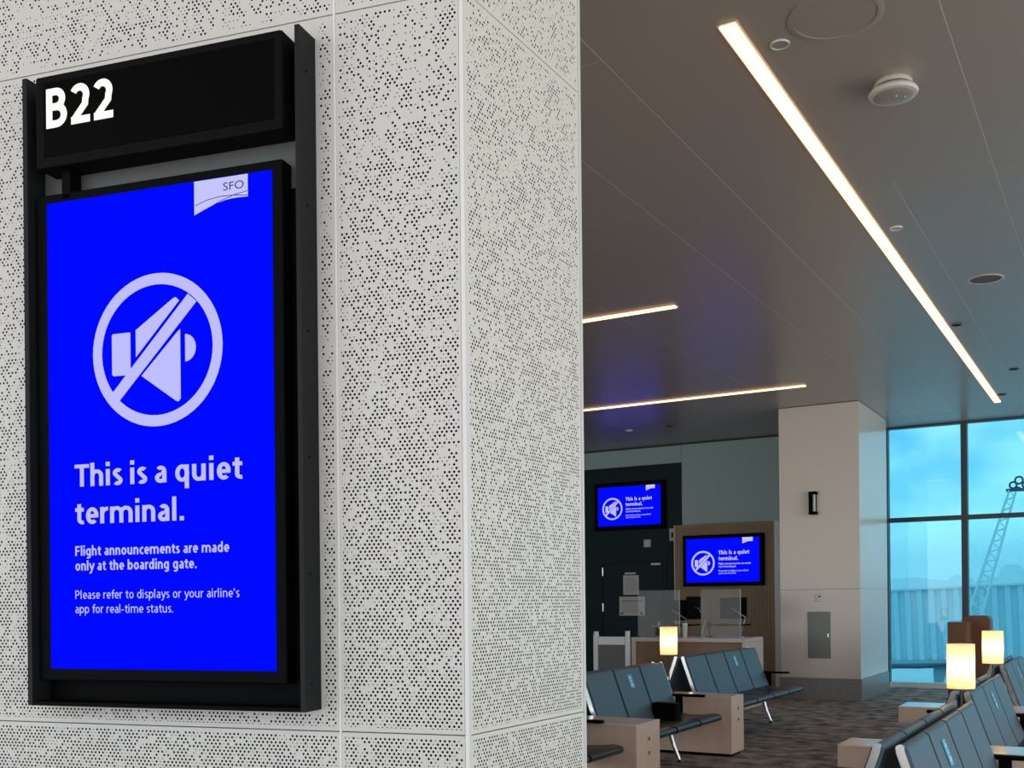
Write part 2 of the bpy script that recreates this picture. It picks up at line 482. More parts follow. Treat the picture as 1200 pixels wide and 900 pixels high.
# sign wall and return face of the perforated pillar (own axes along the sign wall)
ANG = math.radians(12.478)
P0 = (-1.7779, 1.9001, 0.0)
wall_m = Matrix.Translation(P0) @ Matrix.Rotation(ANG, 4, 'Z')     # local x along the wall, y into it
WY = 0.06                                                          # face of the wall panels
XJ = [-1.10, 0.137]; ZJ = [1.240, 2.972]
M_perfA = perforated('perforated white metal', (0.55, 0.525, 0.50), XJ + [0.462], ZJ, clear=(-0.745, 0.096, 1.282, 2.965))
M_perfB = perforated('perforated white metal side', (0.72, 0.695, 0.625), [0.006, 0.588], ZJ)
zs = [0.0, ZJ[0], ZJ[1], CEIL - 0.01]
b = B()
sx = [-3.0, XJ[0], XJ[1], 0.4605]
for i in range(3):
    for j in range(3):
        box(b, sx[i] + 0.003, sx[i + 1] - 0.003, WY, WY + 0.012, zs[j] + (0.0012 if j else 0), zs[j + 1] - 0.0012, 0.0012)
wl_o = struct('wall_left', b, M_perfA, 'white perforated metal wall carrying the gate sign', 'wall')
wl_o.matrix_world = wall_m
b = B(); box(b, XJ[1] - 0.0030, XJ[1] + 0.0030, WY - 0.0015, WY + 0.01, 0, CEIL - 0.01, 0.001)
obj('joint_strip', b, M_trimw, wl_o)
corner = wall_m @ Vector((0.468, WY, 0))
side_m = Matrix.Translation(corner) @ Matrix.Rotation(PI / 2, 4, 'Z')   # local x = +Y world, local -y faces +X
b = B()
for j in range(3):
    box(b, 0.010, 0.588, 0.0, 0.012, zs[j] + (0.0012 if j else 0), zs[j + 1] - 0.0012, 0.0012)
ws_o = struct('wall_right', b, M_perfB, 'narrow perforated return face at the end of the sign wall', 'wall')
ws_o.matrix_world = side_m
# solid core behind the panels
lw = lambda s, y: tuple((wall_m @ Vector((s, y, 0)))[:2])
cx, cy = corner.x, corner.y
b = B()
prism(b, [lw(-3.0, WY + 0.013), lw(0.462, WY + 0.013), (cx - 0.013, cy + 0.012), (cx - 0.013, cy + 0.585), (cx - 3.2, cy + 0.585)], 0, CEIL - 0.01, 'z')
struct('wall_core', b, M_perfgap, 'solid core behind the perforated panels', 'wall')
b = B()
prism(b, [lw(0.4585, WY - 0.0005), lw(0.468, WY - 0.0005), (cx + 0.0005, cy + 0.009), (cx - 0.011, cy + 0.009), lw(0.4585, WY + 0.012)], 0, CEIL - 0.01, 'z')
struct('trim_1', b, M_trimw, 'white corner bead of the perforated pillar', 'trim')
b = B(); box(b, cx - 0.05, cx + 0.003, cy + 0.589, cy + 0.600, 0, CEIL - 0.01)
struct('trim_2', b, M_trimw, 'white edge strip at the end of the perforated pillar', 'trim')

# back wall: pale upper wall with a dark teal lower panel
b = B(); box(b, -15.2, -7.43, 18.975, 19.15, 0, CEIL); box(b, -7.42, -3.75, 18.96, 19.15, 0, CEIL)
struct('wall_back', b, M_pale_wall, 'pale grey-green back wall of the gate', 'wall')
b = B(); box(b, -15, -7.432, 18.95, 18.974, 0, 4.163)
struct('wall_panel', b, M_teal, 'dark teal wall panel behind the left wall screen', 'wall')
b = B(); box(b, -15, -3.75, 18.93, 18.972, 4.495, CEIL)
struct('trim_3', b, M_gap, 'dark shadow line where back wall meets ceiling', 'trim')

b = B(); box(b, -15.2, -15.0, 2.7, 18.95, 0, CEIL)
struct('wall_end', b, M_pale_wall, 'pale end wall of the lounge far to the left', 'wall')

# door in the teal panel
d = bpy.data.objects.new('door_1', None); C.objects.link(d); d.location = (-8.44, 18.95, 0)
d['kind'] = 'structure'; d['label'] = 'dark teal service door carrying two paper notices'; d['category'] = 'door'
b = B(); box(b, -0.70, -0.645, -0.03, 0, 0, 2.345); box(b, 0.645, 0.70, -0.03, 0, 0, 2.345); box(b, -0.645, 0.645, -0.03, 0, 2.29, 2.345)
obj('door_frame', b, M_teal, d)
b = B(); box(b, -0.635, 0.635, -0.02, 0, 0.01, 2.28, 0.004)
obj('door_leaf', b, M_teal_door, d)
for z in (1.42, 2.12):
    b = B(); tube(b, [(-0.64, -0.03, z - 0.08), (-0.64, -0.03, z + 0.08)], 0.018)
    obj('hinge', b, M_chrome, d, True)
b = B(); box(b, 0.40, 0.60, -0.07, -0.02, 2.22, 2.27, 0.008)
obj('door_closer', b, M_steel, d)
b = B(); box(b, 0.52, 0.57, -0.05, -0.02, 1.0, 1.14, 0.01); tube(b, [(0.545, -0.05, 1.05), (0.545, -0.09, 1.05), (0.42, -0.09, 1.05)], 0.012)
obj('door_handle', b, M_steel, d)

# square column by the window
b = B()
box(b, -4.785, -3.568, 16.33, 18.35, 1.695, CEIL - 0.006, 0.006)
box(b, -4.785, -3.568, 16.33, 18.35, 0.335, 1.689, 0.006)
box(b, -4.770, -3.58, 16.345, 18.34, 0.3, CEIL - 0.012)
struct('wall_column', b, M_white_wall, 'square white clad column beside the window', 'column')
b = B(); box(b, -4.80, -3.556, 16.318, 18.36, 0, 0.33, 0.004)
struct('baseboard_1', b, M_stone, 'grey stone base around the white column', 'baseboard')

# window wall
def window(nm, x0, x1, label):
    w = bpy.data.objects.new(nm, None); C.objects.link(w); w.location = ((x0 + x1) / 2, 19.3, 0)
    w['kind'] = 'structure'; w['label'] = label; w['category'] = 'window'
    h = (x1 - x0) / 2
    b = B()
    box(b, -h, -h + 0.05, -0.07, 0.09, 0.0, CEIL, 0.004); box(b, h - 0.05, h, -0.07, 0.09, 0.0, CEIL, 0.004)
    box(b, -h + 0.05, h - 0.05, -0.07, 0.09, CEIL - 0.03, CEIL)
    obj('window_frame', b, M_mull, w)
    b = B(); box(b, -h + 0.05, h - 0.05, -0.07, 0.09, 2.865, 2.94, 0.004)
    obj('transom', b, M_mull, w)
    b = B(); box(b, -h + 0.05, h - 0.05, -0.09, 0.09, 0.0, 0.09, 0.004)
    obj('sill', b, M_sill, w)
    for z0, z1 in ((0.09, 2.865), (2.94, CEIL - 0.03)):
        b = B(); box(b, -h + 0.05, h - 0.05, 0.0, 0.012, z0, z1)
        obj('glass_pane', b, M_tint, w)
    return w
window('window_1', -3.765, -2.487, 'blue-tinted full-height window between the white column and the mullion')
window('window_2', -2.487, -1.20, 'blue-tinted full-height window right of the mullion with the boom outside')
window('window_3', -1.20, 0.10, 'blue-tinted window beyond the right edge of the photo')
for k in range(6):
    window('window_%d' % (k + 4), 0.10 + k * 1.3, 1.40 + k * 1.3, 'blue-tinted window beyond the right edge of the photo')
b = B(); box(b, -3.80, 8, 19.40, 19.5, -0.1, 0.02)
struct('trim_4', b, M_sill, 'outer sill under the window wall', 'trim')


# ================================================================== gate sign
def icon(parent, cx, cz, k, y, m):
    """ring with a slashed loudspeaker; k = scale, 1 for an outer radius of 0.191 m"""
    b = B(); N = 64; Ro, Ri = 0.191 * k, 0.163 * k
    for i in range(N):
        a0, a1 = 2 * PI * i / N, 2 * PI * (i + 1) / N
        flat(b, [(cx + r * math.cos(a), cz + r * math.sin(a)) for r, a in ((Ri, a0), (Ro, a0), (Ro, a1), (Ri, a1))], y)
    P = lambda pts: [(cx + p * k, cz + q * k) for p, q in pts]
    flat(b, P([(-0.113, -0.122), (0.118, 0.110), (0.093, 0.131), (-0.134, -0.100)]), y)
    flat(b, P([(-0.133, 0.047), (-0.129, 0.050), (-0.077, 0.050), (-0.077, -0.057), (-0.127, -0.057), (-0.133, -0.053)]), y)
    flat(b, P([(-0.061, 0.054), (0.050, 0.124), (0.058, 0.126), (0.068, 0.117), (-0.061, -0.014)]), y)
    flat(b, P([(0.062, 0.040), (0.070, 0.046), (0.070, -0.126), (0.064, -0.133), (0.056, -0.131), (-0.045, -0.062)]), y)
    flat(b, P([(0.084, -0.034)] + [(0.084 + 0.031 * math.cos(t), -0.002 + 0.034 * math.sin(t)) for t in
               [-PI / 2 + PI * i / 12 for i in range(13)]]), y)
    return obj('speaker_icon', b, m, parent)


def logo(parent, x0, x1, z1, h, y, letters=True):
    """pale flag hanging from the top edge with letters and two wave lines"""
    w = x1 - x0; b = B()
    n = 10
    lower = [(x0 + w * t, z1 - h * (1.0 - 0.36 * math.sin(min(1, t * 1.25) * PI / 2) + 0.05 * max(0, t - .6))) for t in [i / n for i in range(n + 1)]]
    flat(b, [(x1, z1), (x0, z1)] + lower, y)
    f = obj('logo_flag', b, M_logo, parent)
    if letters:
        font_text('logo_letters', 'SFO', x0 + 0.55 * w, x0 + 0.93 * w, z1 - 0.40 * h, 0.24 * h, y - 0.001, M_logoink, parent)
        b = B()
        for pts in ([(0.02, 0.72), (0.25, 0.60), (0.5, 0.55), (0.75, 0.57), (1.0, 0.63)],
                    [(0.33, 0.80), (0.5, 0.68), (0.75, 0.56), (1.0, 0.50)]):
            q = [(x0 + w * p, z1 - h * r) for p, r in pts]; t = 0.0009
            for i in range(len(q) - 1):
                flat(b, [(q[i][0], q[i][1] - t), (q[i + 1][0], q[i + 1][1] - t), (q[i + 1][0], q[i + 1][1] + t), (q[i][0], q[i][1] + t)], y - 0.001)
        obj('logo_wave', b, M_logoink, parent)
    return f


sign = thing('gate_sign', 'tall black wall-mounted gate sign lettered B22 above a large blue portrait screen', 'sign', P0, ANG)
YB = 0.045                                           # back plate
b = B(); box(b, -0.715, 0.084, YB, WY - 0.001, 1.295, 2.90)
obj('back_plate', b, M_black, sign)  # black colour also stands for the shade below the display
b = B(); box(b, -0.707, 0.073, YB - 0.002, YB, 2.560, 2.760)
obj('lit_gap_plate', b, M_plate, sign)  # lit stretch of the back plate, its brightness put into a grey colour
for (xa, xb) in ((-0.722, -0.708), (0.074, 0.086)):
    b = B(); prism(b, [(-0.02, 1.293), (WY - 0.001, 1.293), (WY - 0.001, 2.920), (-0.02, 2.917)], xa, xb, 'x')
    rail = obj('side_rail', b, M_gray_rail, sign)
    for z in (1.36, 1.62, 1.9, 2.2, 2.5, 2.82):
        b = B(); tube(b, [(xb, 0.012, z), (xb + 0.0015, 0.012, z)], 0.003, 8)
        obj('screw', b, M_black, rail)
b = B(); box(b, -0.708, 0.074, -0.02, YB, 1.293, 1.303)
obj('bottom_rail', b, M_black, sign)
b = B(); box(b, -0.617, -0.592, 0.0, YB, 2.60, 2.70)
obj('bracket', b, M_black, sign)
# header box
b = B(); box(b, -0.672, 0.046, -0.03, YB, 2.672, 2.908, 0.006)
hd = obj('header_box', b, M_blackm, sign)
b = B(); box(b, -0.645, 0.024, -0.0315, -0.0295, 2.698, 2.888)
obj('header_window', b, M_glossblack, hd)
text('gate_number', 'B22', -0.6345, -0.4300, 2.7690, 0.1010, -0.0335, M_b22, hd, 0.185)
# portrait display
b = B(); box(b, -0.699, 0.027, 0.0, YB, 1.357, 2.616, 0.004)
dp = obj('display', b, M_black, sign)
b = B(); box(b, -0.664, -0.001, -0.0012, 0.001, 1.388, 2.592)
obj('screen', b, M_bluescr, dp)
Y1 = -0.0022
icon(dp, -0.3320, 2.1870, 1.0, Y1, M_lilac)
logo(dp, -0.2180, -0.0665, 2.5910, 0.083, Y1)
text('heading_text', 'This is a quiet', -0.5835, -0.0908, 1.8550, 0.0570, Y1, M_lilac, dp, 0.165)
text('heading_text', 'terminal.', -0.5827, -0.2562, 1.7590, 0.0570, Y1, M_lilac, dp, 0.165)
text('body_text', 'Flight announcements are made', -0.5837, -0.1285, 1.6780, 0.0250, Y1, M_lilac, dp, 0.17)
text('body_text', 'only at the boarding gate.', -0.5841, -0.2211, 1.6400, 0.0250, Y1, M_lilac, dp, 0.17)
text('body_text', "Please refer to displays or your airline's", -0.5849, -0.1011, 1.5675, 0.0215, Y1, M_lilac, dp, 0.12)
text('body_text', 'app for real-time status.', -0.5854, -0.2890, 1.5310, 0.0215, Y1, M_lilac, dp, 0.12)


# ================================================================== wall screens at the gate
def wall_screen(label, xc, y, zc, w, h, bez):
    t = thing('wall_screen', label, 'screen', (xc, y, zc), 0, 'landscape screens at the far gate')
    b = B(); box(b, -w / 2 - bez, w / 2 + bez, -0.09, -0.001, -h / 2 - bez, h / 2 + bez, 0.01)
    s = obj('screen_housing', b, M_black, t)
    b = B(); box(b, -w / 2, w / 2, -0.094, -0.088, -h / 2, h / 2)
    obj('screen', b, M_bluescr, t)
    y1 = -0.098
    icon(t, -w / 2 + 0.235 * w, h / 2 - 0.56 * h, 0.163 * w / 0.191, y1, M_lilac)
    logo(t, -w / 2 + 0.775 * w, -w / 2 + 0.915 * w, h / 2, 0.14 * h, y1, False)
    X = lambda f: -w / 2 + f * w
    Z = lambda f: h / 2 - f * h
    text('heading_text', 'This is a quiet', X(.45), X(.865), Z(.37), 0.088 * h, y1, M_lilac, t, 0.2)
    text('heading_text', 'terminal.', X(.45), X(.715), Z(.505), 0.088 * h, y1, M_lilac, t, 0.2)
    text('body_text', 'Flight announcements are made', X(.45), X(.885), Z(.600), 0.04 * h, y1, M_lilac, t, 0.18)
    text('body_text', 'only at the boarding gate.', X(.45), X(.69), Z(.665), 0.04 * h, y1, M_lilac, t, 0.18)
    text('body_text', "Please refer to displays or your airline's", X(.45), X(.855), Z(.760), 0.036 * h, y1, M_lilac, t, 0.15)
    text('body_text', 'app for real-time status.', X(.45), X(.69), Z(.815), 0.036 * h, y1, M_lilac, t, 0.15)
    return t
wall_screen('black-framed blue screen on the dark teal wall above the door', -8.475, 18.95, 3.39, 1.32, 0.76, 0.085)

# wood backdrop with the second screen
t = thing('wood_backdrop', 'light brown wood backdrop panel with pale edge behind the gate counter', 'panel', (-6.48, 18.6, 0))
b = B(); box(b, -0.90, 0.90, 0.0, 0.10, 0, 2.90)
obj('panel', b, M_wood, t)
b = B(); box(b, -0.945, -0.90, -0.012, 0.11, 0, 2.945, 0.004); box(b, -0.90, 0.90, -0.012, 0.11, 2.90, 2.945, 0.004)
box(b, 0.90, 0.945, -0.012, 0.11, 0, 2.945, 0.004)
obj('edge_trim', b, M_wood, t)
b = B(); box(b, -0.965, -0.9455, -0.012, 0.11, 0, 2.945, 0.003)
obj('edge_trim', b, M_cream, t)
b = B(); box(b, 0.948, 1.05, -0.05, 0.11, 0, 2.945, 0.004)
obj('side_board', b, M_sill, t)
b = B()
for k in range(36):
    x = -0.89 + k * 0.05
    box(b, x, x + 0.044, -0.010, 0.0, 0, 2.89)
obj('wood_slat', b, M_wood, t)
wall_screen('black-framed blue screen on the light wood backdrop above the counter', -6.475, 18.589, 2.268, 1.38, 0.80, 0.07)

# small wall fittings
t = thing('wall_switch', 'small white square switch plate on the teal wall under the left screen', 'switch', (-8.13, 18.95, 2.65))
b = B(); box(b, -0.075, 0.075, -0.02, 0, -0.075, 0.075, 0.008); obj('plate', b, M_paper, t)
b = B(); box(b, -0.03, 0.03, -0.028, -0.018, -0.035, 0.035, 0.004); obj('rocker', b, M_sill, t)
t = thing('wall_sign', 'tiny white sign fixed at the left edge of the wood backdrop', 'sign', (-7.62, 18.95, 2.80))
b = B(); box(b, -0.055, 0.055, -0.015, 0, -0.12, 0.12, 0.004); obj('plate', b, M_paper, t)
b = B(); box(b, -0.015, 0.03, -0.018, -0.014, -0.06, 0.04); obj('symbol', b, M_teal, t)
t = thing('paper_notice', 'white portrait paper notice taped on the teal door, the upper one', 'notice', (-8.475, 18.928, 1.86), 0, 'notices on the teal door')
b = B(); box(b, -0.165, 0.165, -0.004, 0.0, -0.20, 0.18); obj('sheet', b, M_paper, t)
b = B(); box(b, -0.13, 0.10, -0.006, 0.0, 0.20, 0.235)
obj('holder_clip', b, M_steel, t)
b = B()
for k in range(7): box(b, -0.12, 0.10 + 0.02 * (k % 2), -0.0055, -0.004, 0.12 - k * 0.04, 0.128 - k * 0.04)
obj('print_line', b, M_ink, t)
t = thing('paper_notice', 'wider white landscape notice on the teal door below the portrait notice', 'notice', (-8.455, 18.928, 1.44), 0, 'notices on the teal door')
b = B(); box(b, -0.27, 0.27, -0.008, 0.0, -0.185, 0.185); obj('sheet', b, M_paper, t)
b = B(); box(b, -0.22, 0.22, -0.0095, -0.008, 0.09, 0.115)
for k in range(5): box(b, -0.21, 0.19 - 0.03 * (k % 2), -0.0095, -0.008, 0.05 - k * 0.04, 0.058 - k * 0.04)
obj('print_line', b, M_ink, t)
for xa, xb in ((-0.235, -0.19), (0.17, 0.22)):
    b = B(); box(b, xa, xb, -0.0095, -0.008, -0.158, -0.125); obj('print_mark', b, M_teal, t)

t = thing('wall_sconce', 'slim black up-and-down light fitting on the white column', 'light', (-4.24, 16.33, 3.01))
b = B(); box(b, -0.035, 0.035, -0.02, 0, -0.16, 0.16, 0.004); obj('wall_plate', b, M_black, t)
b = B(); box(b, -0.058, 0.058, -0.13, -0.015, 0.13, 0.175, 0.006); box(b, -0.058, 0.058, -0.13, -0.015, -0.175, -0.13, 0.006)
box(b, -0.058, -0.02, -0.12, -0.02, -0.13, 0.13, 0.004)
obj('housing', b, M_black, t)
b = B(); tube(b, [(0.012, -0.07, -0.13), (0.012, -0.07, 0.13)], 0.026, 16); obj('lens', b, M_steel, t, True)
t = thing('wall_thermostat', 'tiny white sensor plate on the column above the steel cabinet', 'sensor', (-4.17, 16.33, 1.57))
b = B(); box(b, -0.055, 0.055, -0.03, 0, -0.06, 0.06, 0.01); obj('cover', b, M_sill, t)
b = B(); box(b, -0.02, 0.02, -0.032, -0.028, 0.0, 0.025); obj('sensor_window', b, M_greypanel, t)
t = thing('wall_cabinet', 'brushed steel recessed cabinet door low on the white column', 'cabinet', (-4.187, 16.33, 0.99))
b = B(); box(b, -0.195, -0.175, -0.012, 0, -0.375, 0.375, 0.003); box(b, 0.175, 0.195, -0.012, 0, -0.375, 0.375, 0.003)
box(b, -0.175, 0.175, -0.012, 0, 0.355, 0.375, 0.003); box(b, -0.175, 0.175, -0.012, 0, -0.375, -0.355, 0.003)
obj('frame', b, M_sill, t)
b = B(); box(b, -0.174, 0.174, -0.008, -0.001, -0.354, 0.354, 0.002); obj('door', b, M_steel_d, t)
b = B(); box(b, 0.13, 0.15, -0.02, -0.007, -0.03, 0.03, 0.004); obj('latch', b, M_chrome, t)


# ================================================================== ceiling lights and fittings
def strip_light(label, x0, x1, y0, y1, tagname):
    t = thing('linear_light', label, 'light', ((x0 + x1) / 2, (y0 + y1) / 2, CEIL - 0.002), 0, 'linear ceiling lights')
    hx, hy = (x1 - x0) / 2, (y1 - y0) / 2
    b = B(); e = 0.014
    box(b, -hx - e, -hx, -hy - e, hy + e, -0.002, 0.001); box(b, hx, hx + e, -hy - e, hy + e, -0.002, 0.001)
    box(b, -hx, hx, -hy - e, -hy, -0.002, 0.001); box(b, -hx, hx, hy, hy + e, -0.002, 0.001)
    obj('trim', b, M_seam, t)
    b = B(); box(b, -hx, hx, -hy, hy, -0.013, 0.001, 0.002)
    obj('diffuser', b, M_strip, t)
    return t
strip_light('long warm linear light running down the ceiling toward the window', -1.838, -1.752, 5.28, 17.62, 'a')
strip_light('short-looking linear light left of centre, the nearer of the two crosswise ones', -9.5, -3.98, 10.01, 10.09, 'b')
strip_light('crosswise linear light further back, just before the pale back wall', -12.0, -3.94, 14.71, 14.79, 'c')
strip_light('added unseen linear fill light over the aisle behind the photographer', -1.0, -0.9, -2.8, 0.4, 'd')  # unseen strip added for warm fill on the pillar
strip_light('added unseen linear fill light to the right of the photographer', 2.2, 2.3, -2.5, 8.0, 'e')  # out-of-view strip added to brighten the pillar side and right seats


def disc(label, nm, x, y, r, m1, m2, drop=0.006):
    t = thing(nm, label, nm.replace('_', ' ').split()[-1], (x, y, CEIL))
    b = B(); lathe(b, [(r * 0.86, 0.0), (r, 0.0), (r, -drop * 0.6), (r * 0.96, -drop), (r * 0.86, -drop), (r * 0.86, 0.0)], 32, caps=False)
    obj('rim', b, m1, t, True)
    b = B(); lathe(b, [(r * 0.855, 0.0), (r * 0.855, -drop * 0.5)], 32); obj('face', b, m2, t, True)
    return t
t = thing('ceiling_sensor', 'round white dish-shaped sensor hanging just below the ceiling', 'sensor', (-1.181, 6.37, CEIL))
b = B(); lathe(b, [(0.095, 0.0), (0.105, -0.012), (0.105, -0.03)], 32); obj('mounting_collar', b, M_seam, t, True)
b = B(); lathe(b, [(0.075, -0.03), (0.075, -0.048)], 32); obj('neck', b, M_black, t, True)
b = B(); lathe(b, [(0.10, -0.048), (0.132, -0.056), (0.138, -0.068), (0.130, -0.082), (0.118, -0.086)], 40); dish = obj('dish', b, M_seam, t, True)
b = B(); lathe(b, [(0.112, -0.085), (0.10, -0.090), (0.06, -0.094), (0.01, -0.095)], 40); obj('lens', b, M_ceil, t, True)
for px_, py_ in ((0.02, -0.02), (0.06, 0.02)):
    b = B(); lathe(b, [(0.006, -0.093), (0.006, -0.098)], 8, (px_, py_, 0)); obj('indicator', b, M_sill, t)
disc('faint large round grille in the ceiling above the hanging sensor', 'ceiling_grille', -1.30, 5.50, 0.24, M_ceil, M_ceil)
disc('small round ceiling cap just right of the near end of the long light', 'sprinkler_cap', -1.62, 5.62, 0.052, M_sill, M_ceil, 0.008)
disc('small white sprinkler cap right of the middle of the long light', 'sprinkler_cap', -1.638, 8.89, 0.05, M_sill, M_seam, 0.012)
disc('dark round speaker in the ceiling right of the long light', 'ceiling_speaker', -1.189, 10.77, 0.16, M_seam, M_brown)
disc('small dark cap right of the far half of the long light', 'sprinkler_cap', -1.661, 12.38, 0.055, M_plate, M_black, 0.012)
disc('tiny ceiling cap near the far end of the long light', 'sprinkler_cap', -1.672, 17.0, 0.06, M_plate, M_black, 0.012)
disc('tiny cap at the right edge of the ceiling near the window', 'sprinkler_cap', -1.35, 15.2, 0.06, M_plate, M_black, 0.012)
disc('tiny dark cap above the dark teal wall', 'sprinkler_cap', -6.824, 16.9, 0.07, M_plate, M_black, 0.012)
disc('tiny white cap left of the dark cap above the teal wall', 'sprinkler_cap', -7.6, 16.95, 0.07, M_sill, M_sill, 0.012)


# ================================================================== beam seating
BACK = [(0.215, 0.46), (0.165, 0.58), (0.115, 0.72), (0.072, 0.84), (0.050, 0.905)]
SEAT = [(0.235, 0.425), (0.35, 0.405), (0.50, 0.412), (0.60, 0.425), (0.650, 0.418)]


def seat_row(label, x, y0, y1, n, face, stickers=(), arms=(-1,), console=None):
    """n seats on a beam; x = line of the back tops, face +1 looks to +X, -1 looks to -X"""
    L = y1 - y0; w = L / n
    t = thing('seat_row', label, 'seating', (x, y0 if face > 0 else y1, 0), 0 if face > 0 else PI, 'rows of lounge seating')
    b = B(); box(b, 0.30, 0.36, 0.03, L - 0.03, 0.30, 0.36, 0.008); obj('beam', b, M_black, t)
    for k in range(n):
        a0, a1 = k * w + 0.018, (k + 1) * w - 0.018
        b = B(); prism(b, thicken(BACK, 0.055), a0, a1)
        br = obj('backrest', b, M_vinyl, t, True)
        b = B(); prism(b, thicken(SEAT, 0.06), a0, a1)
        obj('seat', b, M_vinyl_dark, t, True)
        b = B(); box(b, 0.24, 0.56, k * w + w / 2 - 0.03, k * w + w / 2 + 0.03, 0.355, 0.385); obj('seat_bracket', b, M_black, t)
        if k in stickers:
            c = k * w + w * 0.5
            b = B()
            for (qa, qb, ya, yb, off) in ((0.56, 0.93, -0.045, 0.045, 0.0292),):
                xa, za = BACK[2][0] + (BACK[3][0] - BACK[2][0]) * 0.15, BACK[2][1] + 0.12 * 0.15
                xb, zb = BACK[3][0] + (BACK[4][0] - BACK[3][0]) * 0.30, BACK[3][1] + 0.065 * 0.30
                nx, nz = (zb - za), -(xb - xa); q = math.hypot(nx, nz); nx, nz = nx / q * 0.031, nz / q * 0.031
                v = [b.verts.new(p) for p in ((xa + nx, c + ya, za + nz), (xa + nx, c + yb, za + nz), (xb + nx, c + yb, zb + nz), (xb + nx, c + ya, zb + nz))]
                b.faces.new(v)
            st = obj('sticker', b, M_stick, br); st['label'] = 'light blue notice sticker'
            b = B()
            for (f0, f1, h) in ((0.15, 0.35, 0.028), (0.45, 0.60, 0.016), (0.68, 0.85, 0.022)):
                nx2, nz2 = nx * 1.06, nz * 1.06
                g = lambda f, yy: (xa + (xb - xa) * f + nx2, c + yy, za + (zb - za) * f + nz2)
                b.faces.new([b.verts.new(p) for p in (g(f0, -h), g(f0, h), g(f1, h), g(f1, -h))])
            obj('sticker_print', b, M_stickw, br)
    # aluminium side frames that follow back and seat
    for e in (0, 1):
        ya, yb = (-0.014, 0.011) if e == 0 else (L - 0.011, L + 0.014)
        b = B()
        prism(b, thicken([(0.245, 0.40)] + BACK + [(0.046, 0.922)], 0.034), ya, yb)
        prism(b, thicken([(0.225, 0.405)] + SEAT[1:4], 0.020), ya, yb)
        obj('side_frame', b, M_chrome, t, True)
    for k in range(1, n):
        b = B(); prism(b, thicken([(p - 0.012, q) for p, q in BACK], 0.016), k * w - 0.010, k * w + 0.010)
        obj('back_rib', b, M_black, t)
    for a in arms:
        yc = 0.0 if a == 0 else L
        b = B(); box(b, 0.15, 0.50, yc - 0.032, yc + 0.032, 0.605, 0.630, 0.008)
        box(b, 0.20, 0.27, yc - 0.010, yc + 0.010, 0.40, 0.61)
        obj('armrest', b, M_black, t)
    if console:
        b = B(); box(b, 0.22, 0.46, console * w - 0.06, console * w + 0.06, 0.435, 0.60, 0.012); obj('armrest_console', b, M_black, t)
    for yy in ((0.30, L - 0.28) if n > 2 else (L / 2,)):
        b = B()
        tube(b, [(0.24, yy, 0.335), (0.25, yy, 0.29), (0.29, yy, 0.16), (0.345, yy, 0.03)], [0.026, 0.024, 0.019, 0.016], 12)
        box(b, 0.22, 0.34, yy - 0.03, yy + 0.03, 0.29, 0.365, 0.01)
        lg = obj('leg', b, M_chrome, t, True)
        for fx in (0.345,):
            b = B(); lathe(b, [(0.034, 0.0), (0.036, 0.010), (0.022, 0.022), (0.014, 0.035)], 16, (fx, yy, 0)); obj('foot', b, M_chrome, lg, True)
    return t


seat_row('nearest left row, only dark seat fronts showing beside the perforated pillar edge', -4.04, 5.62, 7.36, 3, 1)
seat_row('row of three blue-grey seats facing right between the two beige tables at left', -4.11, 8.03, 9.77, 3, 1, (1,), console=2)
seat_row('row of four blue-grey seats facing right behind the second beige table, near the counter', -4.29, 10.83, 13.30, 4, 1, (2,))
seat_row('row facing away behind the three left seats, only its back tops visible', -4.10, 8.03, 9.77, 3, -1, arms=(0,))
seat_row('row facing away behind the four left seats, mostly hidden', -4.28, 10.83, 13.30, 4, -1, arms=(0,))
seat_row('nearest right row of four seats facing right, at the bottom edge', -0.90, 4.62, 6.75, 4, 1, (1,))
seat_row('nearest right row facing left, seen from behind along its dark back tops', -0.90, 4.62, 6.78, 4, -1, arms=(0,))
seat_row('middle right row of three seats facing right, just beyond the nearer right lamp', -1.00, 7.42, 9.20, 3, 1, (1,))
seat_row('middle right row facing left, its seat pads showing between the two slab tables', -0.99, 7.42, 9.20, 3, -1, arms=(0,))
seat_row('farthest right row of seats facing right, at the right edge beyond the second lamp', -1.10, 10.48, 12.22, 3, 1, (1,))
seat_row('farthest right row facing left, partly hidden by the brown cabinet and lamp', -1.09, 10.48, 12.22, 3, -1, arms=(0,))


# ================================================================== tables
def outlets(parent, x, y, z, dx):
    for dz in (0.04, -0.07):
        b = B(); tube(b, [(x, y, z + dz), (x + 0.006, y, z + dz)], 0.030, 20)
        o = obj('power_outlet', b, M_lam, parent)
        b = B(); box(b, x + 0.006, x + 0.008, y - 0.012, y - 0.004, z + dz - 0.014, z + dz + 0.014); box(b, x + 0.006, x + 0.008, y + 0.004, y + 0.012, z + dz - 0.014, z + dz + 0.014)
        obj('socket', b, M_black, o)


def box_table(label, x0, x1, y0, y1, h):
    t = thing('side_table', label, 'table', ((x0 + x1) / 2, (y0 + y1) / 2, 0), 0, 'beige tables between seat rows')
    hx, hy = (x1 - x0) / 2, (y1 - y0) / 2
    b = B(); box(b, -hx, hx, -hy, hy, 0.03, h - 0.02, 0.004); obj('body', b, M_lam, t)
    b = B(); box(b, -hx, hx, -hy, hy, h - 0.0195, h, 0.004); obj('tabletop', b, M_lamtop, t)
    b = B(); box(b, -hx + 0.03, hx - 0.03, -hy + 0.03, hy - 0.03, 0.0, 0.03); obj('plinth', b, M_black, t)
    outlets(t, hx, 0.0, h - 0.17, 0)
    return t


